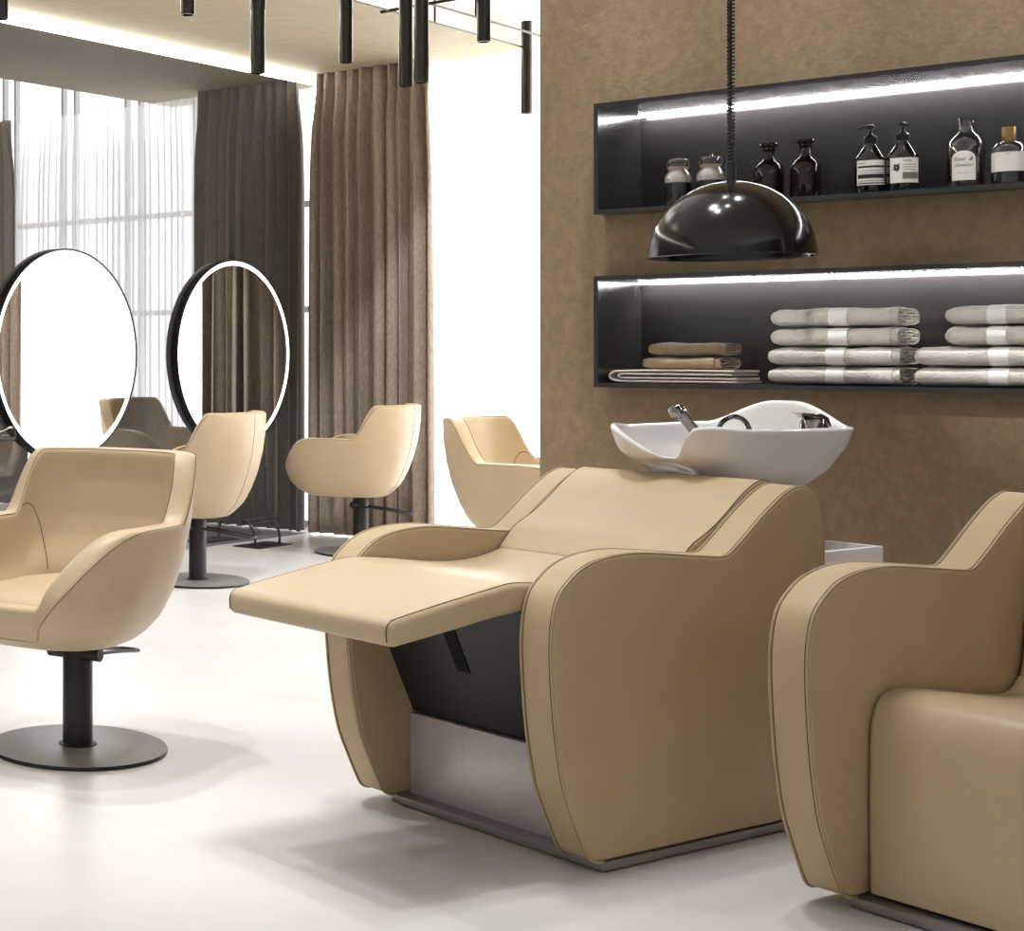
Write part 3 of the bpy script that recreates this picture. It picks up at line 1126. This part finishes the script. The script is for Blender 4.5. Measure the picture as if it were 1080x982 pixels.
for k in range(9):
    a = 2 * pi * k / 9 + 0.2
    L_ = 0.0145 if k % 2 else 0.0115
    wv = 0.0026
    pts2 = [(0.002 * cos(a) - 0.0008 * sin(a), 0.002 * sin(a) + 0.0008 * cos(a)), (0.6 * L_ * cos(a) - wv * sin(a), 0.6 * L_ * sin(a) + wv * cos(a)), (L_ * cos(a), L_ * sin(a)), (0.6 * L_ * cos(a) + wv * sin(a), 0.6 * L_ * sin(a) - wv * cos(a)), (0.002 * cos(a) + 0.0008 * sin(a), 0.002 * sin(a) - 0.0008 * cos(a))]
    vs = []
    for (px_, pz_) in pts2:
        an = -0.55 - TW2 + px_ / 0.0452
        vs.append((0.0453 * sin(an), -0.0453 * cos(an), 0.0655 + pz_))
    fl.add(vs, [(0, 1, 2, 3, 4)])
fl.build('flower_mark', INK, lb, smooth=False)

# clear bottle with the arched label
cb = bottle_root('glass_bottle', 1019, 0.075, True, 'clear glass bottle with an arched white label of script lettering', 'bottle')
MB().lathe([(0, 0.001), (0.047, 0.001), (0.050, 0.005), (0.050, 0.112), (0.047, 0.126), (0.037, 0.141), (0.025, 0.150), (0.0195, 0.158), (0.0185, 0.170), (0.021, 0.172), (0.0215, 0.190), (0.020, 0.192), (0.0, 0.1922)], 56).build('glass', GLASS, cb)
MB().lathe([(0, 0.004), (0.0465, 0.004), (0.0475, 0.008), (0.0475, 0.112), (0.0455, 0.122), (0, 0.122)], 48).build('liquid', LIQUID, cb)
AX = 0.09
lb = patch(0.0504, AX - 0.66, AX + 0.66, 0.018, 0.100, arch=0.022).build('label', LABEL, cb)
bent_text('Rosé  &', 0.0165, 0.0508, AX - 0.05, 0.077, INK, lb, shear=0.5)
bent_text('Geranium', 0.0135, 0.0508, AX, 0.060, INK, lb, shear=0.5, spacing=0.92)
bent_text('eau de soin', 0.0060, 0.0508, AX, 0.0385, INKSOFT, lb, shear=0.2)

# flask with gold cap
fk = bottle_root('glass_flask', 1064, 0.075, True, 'squat clear flask with a gold cap and a cream band label at the right edge', 'bottle')
MB().lathe([(0, 0.001), (0.043, 0.001), (0.0465, 0.005), (0.0465, 0.088), (0.044, 0.102), (0.036, 0.113), (0.022, 0.119), (0.0145, 0.121), (0.0145, 0.124)], 52).build('glass', GLASS, fk)
MB().lathe([(0, 0.004), (0.0435, 0.004), (0.044, 0.008), (0.044, 0.06), (0, 0.06)], 44).build('liquid', LIQUID, fk)
MB().lathe([(0, 0.120), (0.018, 0.120), (0.0185, 0.122), (0.0185, 0.157), (0.017, 0.159), (0, 0.159)], 36).build('cap', GOLD, fk)
lb = patch(0.0469, 0.29 - 1.3, 0.29 + 1.3, 0.035, 0.088).build('label', LABEL, fk)
bent_text('L’EAU', 0.0055, 0.0472, 0.15, 0.083, INK, lb)


# ------------------------------------------------------------------ towels
def folded_towel(L, D, H, layers, seed, m, band=None, wob=0.0018):
    """A towel folded into a flat roll: a spiral sheet seen at its ends. x = length, y = depth (front at -D/2), z up from 0."""
    rnd = random.Random(seed)
    mb = MB()
    # outer pillow: rounded superellipse section in y-z, swept along x, slightly soft
    n = 36
    xs = [0.0, 0.006, 0.016, 0.03] + [0.03 + (L - 0.06) * k / 10 for k in range(1, 10)] + [L - 0.03, L - 0.022, L - 0.019]
    ph = [rnd.uniform(0, 6.28) for _ in range(6)]
    vs, fs = [], []
    for i, x_ in enumerate(xs):
        e = min(x_, 0.03) / 0.03
        e2 = 1.0
        k1 = sqrt(max(0.0, 1 - (1 - e) ** 2)) if e < 1 else 1.0
        sc = 0.45 + 0.55 * k1
        sc *= 0.955 + 0.045 * min(1, e2)
        for j in range(n):
            a = 2 * pi * j / n
            c, s = cos(a), sin(a)
            ex = 2 / 3.6
            yy = math.copysign(abs(c) ** ex, c) * D / 2
            zz = math.copysign(abs(s) ** ex, s) * H / 2
            ww = wob * (sin(x_ * 31 + ph[0] + a * 2) + 0.6 * sin(x_ * 57 + ph[1] - a * 3)) * (0.5 if s < 0 else 1.0)
            hx = (1 - (1 - k1) * 0.18)
            vs.append((x_, yy * hx + ww * 0.6, H / 2 + zz * sc + (ww if s > 0.2 else 0)))
    m_ = len(xs)
    for i in range(m_ - 1):
        for j in range(n):
            j2 = (j + 1) % n
            fs.append((i * n + j, i * n + j2, (i + 1) * n + j2, (i + 1) * n + j))
    fs.append(tuple(range(n - 1, -1, -1)))
    fs.append(tuple((m_ - 1) * n + j for j in range(n)))
    mb.add(vs, fs)
    o = mb.build('towel', m, angle=75)
    # folded layers showing at the right end
    fl_ = MB()
    g = layers
    for k in range(g):
        z = H * (0.17 + 0.66 * (k + 0.5) / g)
        hh = H * 0.21 / g
        vs, fs = [], []
        Q = 16
        for q in range(Q + 1):
            t = q / Q
            y = -D * 0.40 + D * 0.80 * t
            zz = z + 0.0016 * sin(t * 11 + k * 2.3 + ph[2]) + 0.0012 * sin(t * 23 + k + ph[3])
            xe = L + 0.001 * sin(t * 17 + k * 3 + ph[4])
            vs += [(L - 0.03, y, zz - hh), (xe - 0.002, y, zz - hh), (xe, y, zz), (xe - 0.002, y, zz + hh), (L - 0.03, y, zz + hh)]
        for q in range(Q):
            for c_ in range(4):
                a_ = q * 5 + c_
                fs.append((a_, a_ + 1, a_ + 6, a_ + 5))
        fs += [(0, 1, 2, 3, 4), tuple(Q * 5 + c_ for c_ in (4, 3, 2, 1, 0))]
        fl_.add(vs, fs)
    # the outermost fold runs round the layers
    vs, fs = [], []
    Q = 40
    for q in range(Q):
        a = 2 * pi * q / Q
        c, s_ = cos(a), sin(a)
        y, z = math.copysign(abs(c) ** 0.5, c), math.copysign(abs(s_) ** 0.6, s_)
        xe = L + 0.001 * sin(a * 3 + ph[5])
        for (x_, f1, f2) in ((L - 0.03, 0.468, 0.455), (xe - 0.003, 0.472, 0.46), (xe, 0.464, 0.44), (xe, 0.452, 0.40), (xe - 0.003, 0.444, 0.372), (L - 0.03, 0.444, 0.37)):
            vs.append((x_, y * D * f1, H / 2 + z * H * f2))
    for q in range(Q):
        for c_ in range(5):
            a_, b_ = q * 6 + c_, ((q + 1) % Q) * 6 + c_
            fs.append((a_, a_ + 1, b_ + 1, b_))
    fl_.add(vs, fs)
    f_ = fl_.build('folded_edge', m, o)
    if band:
        bx0, bx1 = band
        vs, fs = [], []
        for x_ in (bx0, bx1):
            for j in range(n):
                a = 2 * pi * j / n
                c, s = cos(a), sin(a)
                ex = 2 / 3.6
                vs.append((x_, math.copysign(abs(c) ** ex, c) * (D / 2 + 0.0042), H / 2 + math.copysign(abs(s) ** ex, s) * (H / 2 + 0.0016)))
        for j in range(n):
            j2 = (j + 1) % n
            fs.append((j, j2, n + j2, n + j))
        MB().add(vs, fs).build('paper_band', PAPER, o)
    return o


def put_towel(o, t0, d, z, rz, label, group):
    p = SHELF + U * t0 + V * d + Z * z
    o.location = p
    o.rotation_euler = (0, 0, U_ANG + rz)
    tag(o, label, 'towel', group)


FLZ = ZB[0][0] + 0.0162
TH = 0.0575
tdepth = 0.215
for k in range(4):
    o = folded_towel(0.345 + (0.012 if k < 2 else 0.0), tdepth, TH - 0.0045, 4, 20 + k, TOWELW, (0.165, 0.215))
    where = ('at the bottom of', 'second from the bottom of', 'second from the top of', 'on top of')[k]
    put_towel(o, t_of(806 if k < 2 else 809, 0.02) + 0.0, 0.03 + tdepth / 2, FLZ + k * TH, 0.0, 'white banded towel %s the full four towel stack' % where, 'white towels in the four towel stack')
for k in range(4):
    o = folded_towel(0.42 if k < 2 else 0.40, tdepth, TH - 0.0045, 4, 40 + k, TOWELW, (0.185, 0.232) if k < 2 else (0.105, 0.150))
    where = ('at the bottom of', 'second from the bottom of', 'second from the top of', 'on top of')[k]
    put_towel(o, t_of(961 if k < 2 else 993.5, 0.02), 0.03 + tdepth / 2, FLZ + k * TH, 0.0, 'white banded towel %s the stepped stack at the right edge' % where, 'white towels in the stepped stack')


def loose_towel(L, D, H, seed, m, tail=None):
    """flat folded cloth; the near end is a soft fold with visible inner layers"""
    rnd = random.Random(seed)
    mb = MB()
    # spiral section in x-z extruded through y: outer sheet folds over at the left end, inner sheet inside it
    def sheet(path, th_):
        pts = [Vector((p[0], p[1])) for p in catmull(path, 6)]
        outer_, inner_ = [], []
        for i, p in enumerate(pts):
            t = pts[min(i + 1, len(pts) - 1)] - pts[max(0, i - 1)]
            t.normalize()
            nrm = Vector((-t.y, t.x))
            outer_.append(p + nrm * th_ / 2)
            inner_.append(p - nrm * th_ / 2)
        prof = [(p.x, p.y) for p in outer_] + [(p.x, p.y) for p in reversed(inner_)]
        mb.extrude_round(prof, -D / 2, D / 2, th_ * 0.3, seg=2)
    w_ = [rnd.uniform(-0.0012, 0.0012) for _ in range(12)]
    t_ = H * 0.17
    r_ = t_ / 2
    sheet([(L * 0.98, H - r_ + w_[0]), (L * 0.7, H - r_ + w_[1]), (L * 0.35, H - r_ + w_[2]), (0.05, H - r_ * 1.2), (0.018, H - r_ * 1.9), (0.004, H * 0.62), (0.003, H * 0.4), (0.016, r_ * 2.0), (0.05, r_ * 1.15), (L * 0.4, r_ * 1.05), (L * 0.75, r_ * 1.05), (L, r_ * 1.05)], t_)
    sheet([(L * 0.97, H * 0.66 + w_[3]), (L * 0.6, H * 0.65 + w_[4]), (0.06, H * 0.66), (0.034, H * 0.58), (0.034, H * 0.42), (0.06, H * 0.34), (L * 0.6, H * 0.34), (L * 0.985, H * 0.34 + w_[5])], t_)
    return mb.build('towel', m, angle=60)


tt = loose_towel(0.395, 0.20, 0.041, 1, TOWELL)
put_towel(tt, t_of(644, 0.04), 0.03 + 0.10, FLZ, -0.02, 'wide pale linen towel lying flat on the lower shelf, under the brown ones', 'linen towels')
FL2 = FLZ + 0.0415


def rolled_towel(L, D, H, seed, m):
    o = folded_towel(L, D, H, 3, seed, m, None, 0.002)
    return o


tb = rolled_towel(0.245, 0.16, 0.040, 60, TOWELB)
put_towel(tb, t_of(677, 0.045), 0.04 + 0.08, FL2, -0.03, 'brown linen towel in the middle of the small linen stack', 'linen towels')
ta = rolled_towel(0.235, 0.15, 0.040, 61, TOWELB)
put_towel(ta, t_of(682, 0.045), 0.042 + 0.075, FL2 + 0.0435, 0.02, 'brown linen towel on top of the small linen stack', 'linen towels')

# ------------------------------------------------------------------ pendant lamp
LP = Vector((2.114, 4.30, 0))
pl = empty('pendant_lamp', (LP.x, LP.y, 1.41), 0, 'glossy black dome pendant lamp on a coiled cord above the basin', 'lamp')
RD, HD = 0.2055, 0.203
prof = []
for k in range(25):
    a = pi / 2 * k / 24
    prof.append((RD * sin(a), HD * cos(a)))
prof += [(RD - 0.003, -0.002)]
for k in range(24, -1, -1):
    a = pi / 2 * k / 24
    prof.append(((RD - 0.004) * sin(a), (HD - 0.004) * cos(a)))
MB().lathe(prof, 96).build('shade', LAMPBLACK, pl)
MB().lathe([(0, HD - 0.004), (0.0125, HD - 0.002), (0.0125, HD + 0.046), (0, HD + 0.046)], 24).build('cord_grip', RIMBLACK, pl)
coil = []
zc0, zc1 = HD + 0.045, 2.49
turns = 62
for k in range(turns * 12 + 1):
    a = 2 * pi * k / 12
    t = k / (turns * 12)
    coil.append((0.0085 * cos(a), 0.0085 * sin(a), zc0 + (0.62 - 0.0) * t))
cd = MB()
cd.tube(coil, 0.0026, 6)
cd.tube([(0.0, 0, zc0 - 0.002), (0.0, 0, zc1)], 0.0032, 8)
cd.build('coiled_cord', RIMBLACK, pl)
MB().lathe([(0, 0.10), (0.03, 0.10), (0.034, 0.13), (0.012, 0.17), (0, 0.17)], 24).build('lamp_holder', RIMBLACK, pl)
MB().lathe([(0, zc1 - 0.03), (0.045, zc1 - 0.03), (0.05, zc1), (0, zc1)], 32).build('ceiling_rose', RIMBLACK, pl)

# ------------------------------------------------------------------ chandeliers of black tubes
BAR_Z = 2.864


def chandelier(tubes, bars, label, sleeve=()):
    root = empty('tube_chandelier', (tubes[0][0], tubes[0][1], BAR_Z), 0, label, 'chandelier', 'black tube chandeliers')
    o = Vector(root.location)
    for i, (x_, y_, zb_, zt_) in enumerate(tubes):
        R_ = 0.0216
        lo, hi = zb_ - o.z, zt_ - o.z
        m = MB().lathe([(R_ - 0.004, lo + 0.03), (R_ - 0.004, lo), (R_, lo), (R_, hi), (0, hi)], 28, None, (x_ - o.x, y_ - o.y))
        tb_ = m.build('tube_light', TUBEBLACK, root)
        if i in sleeve:
            MB().lathe([(R_ + 0.0002, lo + 0.195), (R_ + 0.0025, lo + 0.195), (R_ + 0.0025, hi), (0, hi + 0.001)], 28, None, (x_ - o.x, y_ - o.y)).build('sleeve', TUBEBLACK, tb_)
    for (a, b, r_) in bars:
        MB().tube([Vector(a) - o, Vector(b) - o], r_, 8).build('bar', TUBEBLACK, root)
    return root


def pt(px, Y):
    return Vector(((px - CX) / F_PX * Y, Y, 0))


CK = 0.72
BAR_Z = EYE + (2.864 - EYE) * CK
A555, A510, A444, A428, A365 = pt(555.5, 8.97 * CK), pt(510, 7.15 * CK), pt(444.3, 6.76 * CK), pt(428, 7.15 * CK), pt(365, 7.3 * CK)
p_b2, p_b1 = Vector((3.254 * CK, 8.97 * CK, BAR_Z)), Vector((3.42 * CK, 8.83 * CK, BAR_Z))


def foot(p, q):
    """point of the bar line through q (along V) nearest to p"""
    d = p - q
    d.z = 0
    r = q + V * d.dot(V)
    r.z = BAR_Z
    return r


bars = [(p_b2 + V * 0.02, p_b2 - V * 2.3, 0.004), (p_b1 + V * 0.65, p_b1 - V * 2.2, 0.0047)]
for p in (A510, A444, A428, A365):
    f2, f1 = foot(p, p_b2), foot(p, p_b1)
    q = p.copy()
    q.z = BAR_Z
    far = f1 if (q - f1).length > (q - f2).length else f2
    bars.append((q, far, 0.0047))
cross = foot(pt(478, 7.75 * CK), p_b1)
bars.append((cross + U * 0.32, cross - U * 0.19, 0.0065))
for k in (0.7, 1.9):
    q = p_b1 - V * k
    bars.append((q, Vector((q.x, q.y, 3.9)), 0.005))
    q = p_b2 - V * k
    bars.append((q, Vector((q.x, q.y, 3.9)), 0.005))
chandelier([(A555.x, A555.y, 2.117, 2.489), (A510.x, A510.y, 2.151, 2.518), (A444.x, A444.y, 1.973, 2.403), (A428.x, A428.y, 2.009, 2.424), (A365.x, A365.y, 2.105, 2.482)], bars,
           'black tube chandelier on thin bars in front of the bright window')
B272, B198, B5 = pt(272, 6.76 * CK), pt(198, 6.70 * CK), pt(0.5, 5.95 * CK)
bars = []
l0 = Vector((B272.x + 0.10, B272.y - 0.10, BAR_Z))
bars.append((l0 + V * 0.3, l0 - V * 1.6, 0.0045))
for p in (B272, B198, B5):
    q = p.copy()
    q.z = BAR_Z
    bars.append((q, foot(p, l0), 0.0045))
for k in (0.1, 1.3):
    q = l0 - V * k
    bars.append((q, Vector((q.x, q.y, 3.9)), 0.005))
chandelier([(B272.x, B272.y, 2.001, 2.41), (B198.x, B198.y, 2.169, 2.518), (B5.x, B5.y, 2.044, 2.41)], bars,
           'black tube chandelier at the top left, in front of the mirror wall light', sleeve=(0, 2))

# ------------------------------------------------------------------ light
def spot(loc, target, power, size=1.2, blend=0.6, radius=0.05, color=(0.985, 0.992, 1.0)):
    l = bpy.data.lights.new('spot', 'SPOT')
    l.energy = power
    l.spot_size = size
    l.spot_blend = blend
    l.shadow_soft_size = radius
    l.color = color
    o = bpy.data.objects.new('spot', l)
    COL.objects.link(o)
    o.location = loc
    d = Vector(target) - Vector(loc)
    o.rotation_euler = d.to_track_quat('-Z', 'Y').to_euler()
    return o


# row of ceiling spots washing the shelf wall from above
for t in (-0.15, 0.35, 0.85, 1.35, 1.85):
    p = SHELF + U * t - V * 0.38
    spot((p.x, p.y, 3.8), (p.x + V.x * 0.34, p.y + V.y * 0.34, 1.0), 155, 0.66, 0.9, 0.05)
# spots over the wash chairs and the aisle
for (t, d, pw) in ((0.12, -1.25, 120), (0.35, -1.6, 75), (-0.9, -2.0, 150), (-1.1, -3.4, 130)):
    p = SHELF + U * t + V * d
    spot((p.x, p.y, 3.8), (p.x, p.y, 0), pw, 1.1 if t > 0 else 1.3, 0.9, 0.09)
# added spots without a known fixture, brightening the raised leg rest and towel stacks
p = SHELF + U * 0.25 - V * 1.85
spot((p.x, p.y, 3.8), (p.x + 0.02, p.y, 0.6), 120, 0.38, 1.0, 0.06)
for t in (0.68, 1.16):
    p = SHELF + U * t - V * 3.1
    q = SHELF + U * t + V * 0.03
    spot((p.x, p.y, 3.7), (q.x, q.y, 1.19), 190, 0.135, 0.7, 0.05)
for (t, d) in ((-0.15, -2.5), (0.45, -2.6), (-0.1, -3.4), (0.5, -3.5)):
    p = SHELF + U * t + V * d
    spot((p.x, p.y, 3.8), (p.x, p.y, 0), 22, 1.3, 0.9, 0.08)
p = SHELF + U * 0.70 - V * 1.15
q = SHELF + U * 1.45 - V * 1.35
spot((p.x, p.y, 3.8), (q.x, q.y, 0.5), 95, 0.75, 0.9, 0.06)
# spots along the mirror aisle, beyond the lowered ceiling
for (x_, y_, pw) in ((2.0, -1.6, 225), (2.0, -3.4, 225), (2.1, -5.2, 220)):
    p = CORNER + U * x_ + V * y_
    spot((p.x, p.y, 3.8), (p.x - U.x * 0.9 + V.x * 0.5, p.y - U.y * 0.9 + V.y * 0.5, 0.4), pw, 1.9, 0.9, 0.06)

world = bpy.data.worlds.new('world')
scene.world = world
world.use_nodes = True
nt = world.node_tree
bg = nt.nodes['Background']
tc = nt.nodes.new('ShaderNodeTexCoord')
dp = nt.nodes.new('ShaderNodeVectorMath')
dp.operation = 'DOT_PRODUCT'
dp.inputs[1].default_value = (V.x, V.y, 0.0)
nt.links.new(tc.outputs['Generated'], dp.inputs[0])
rp = nt.nodes.new('ShaderNodeValToRGB')
e = rp.color_ramp.elements
e[0].position = 0.0
e[0].color = (0.078, 0.078, 0.078, 1)
e[1].position = 0.64
e[1].color = (1, 1, 1, 1)
k_ = e.new(0.44)
k_.color = (0.003, 0.003, 0.003, 1)
k_ = e.new(0.52)
k_.color = (0.003, 0.003, 0.003, 1)
mrw = nt.nodes.new('ShaderNodeMapRange')
mrw.inputs['From Min'].default_value = -1.0
mrw.inputs['From Max'].default_value = 1.0
nt.links.new(dp.outputs['Value'], mrw.inputs['Value'])
nt.links.new(mrw.outputs['Result'], rp.inputs['Fac'])
nt.links.new(rp.outputs['Color'], bg.inputs['Color'])
bg.inputs['Strength'].default_value = 6.5

scene.view_settings.view_transform = 'Standard'
scene.view_settings.look = 'None'
scene.view_settings.gamma = 1.0
scene.view_settings.exposure = 0.0
scene.view_settings.use_curve_mapping = False
scene.cycles.max_bounces = 10
scene.cycles.transparent_max_bounces = 16
scene.cycles.caustics_reflective = False
scene.cycles.caustics_refractive = False
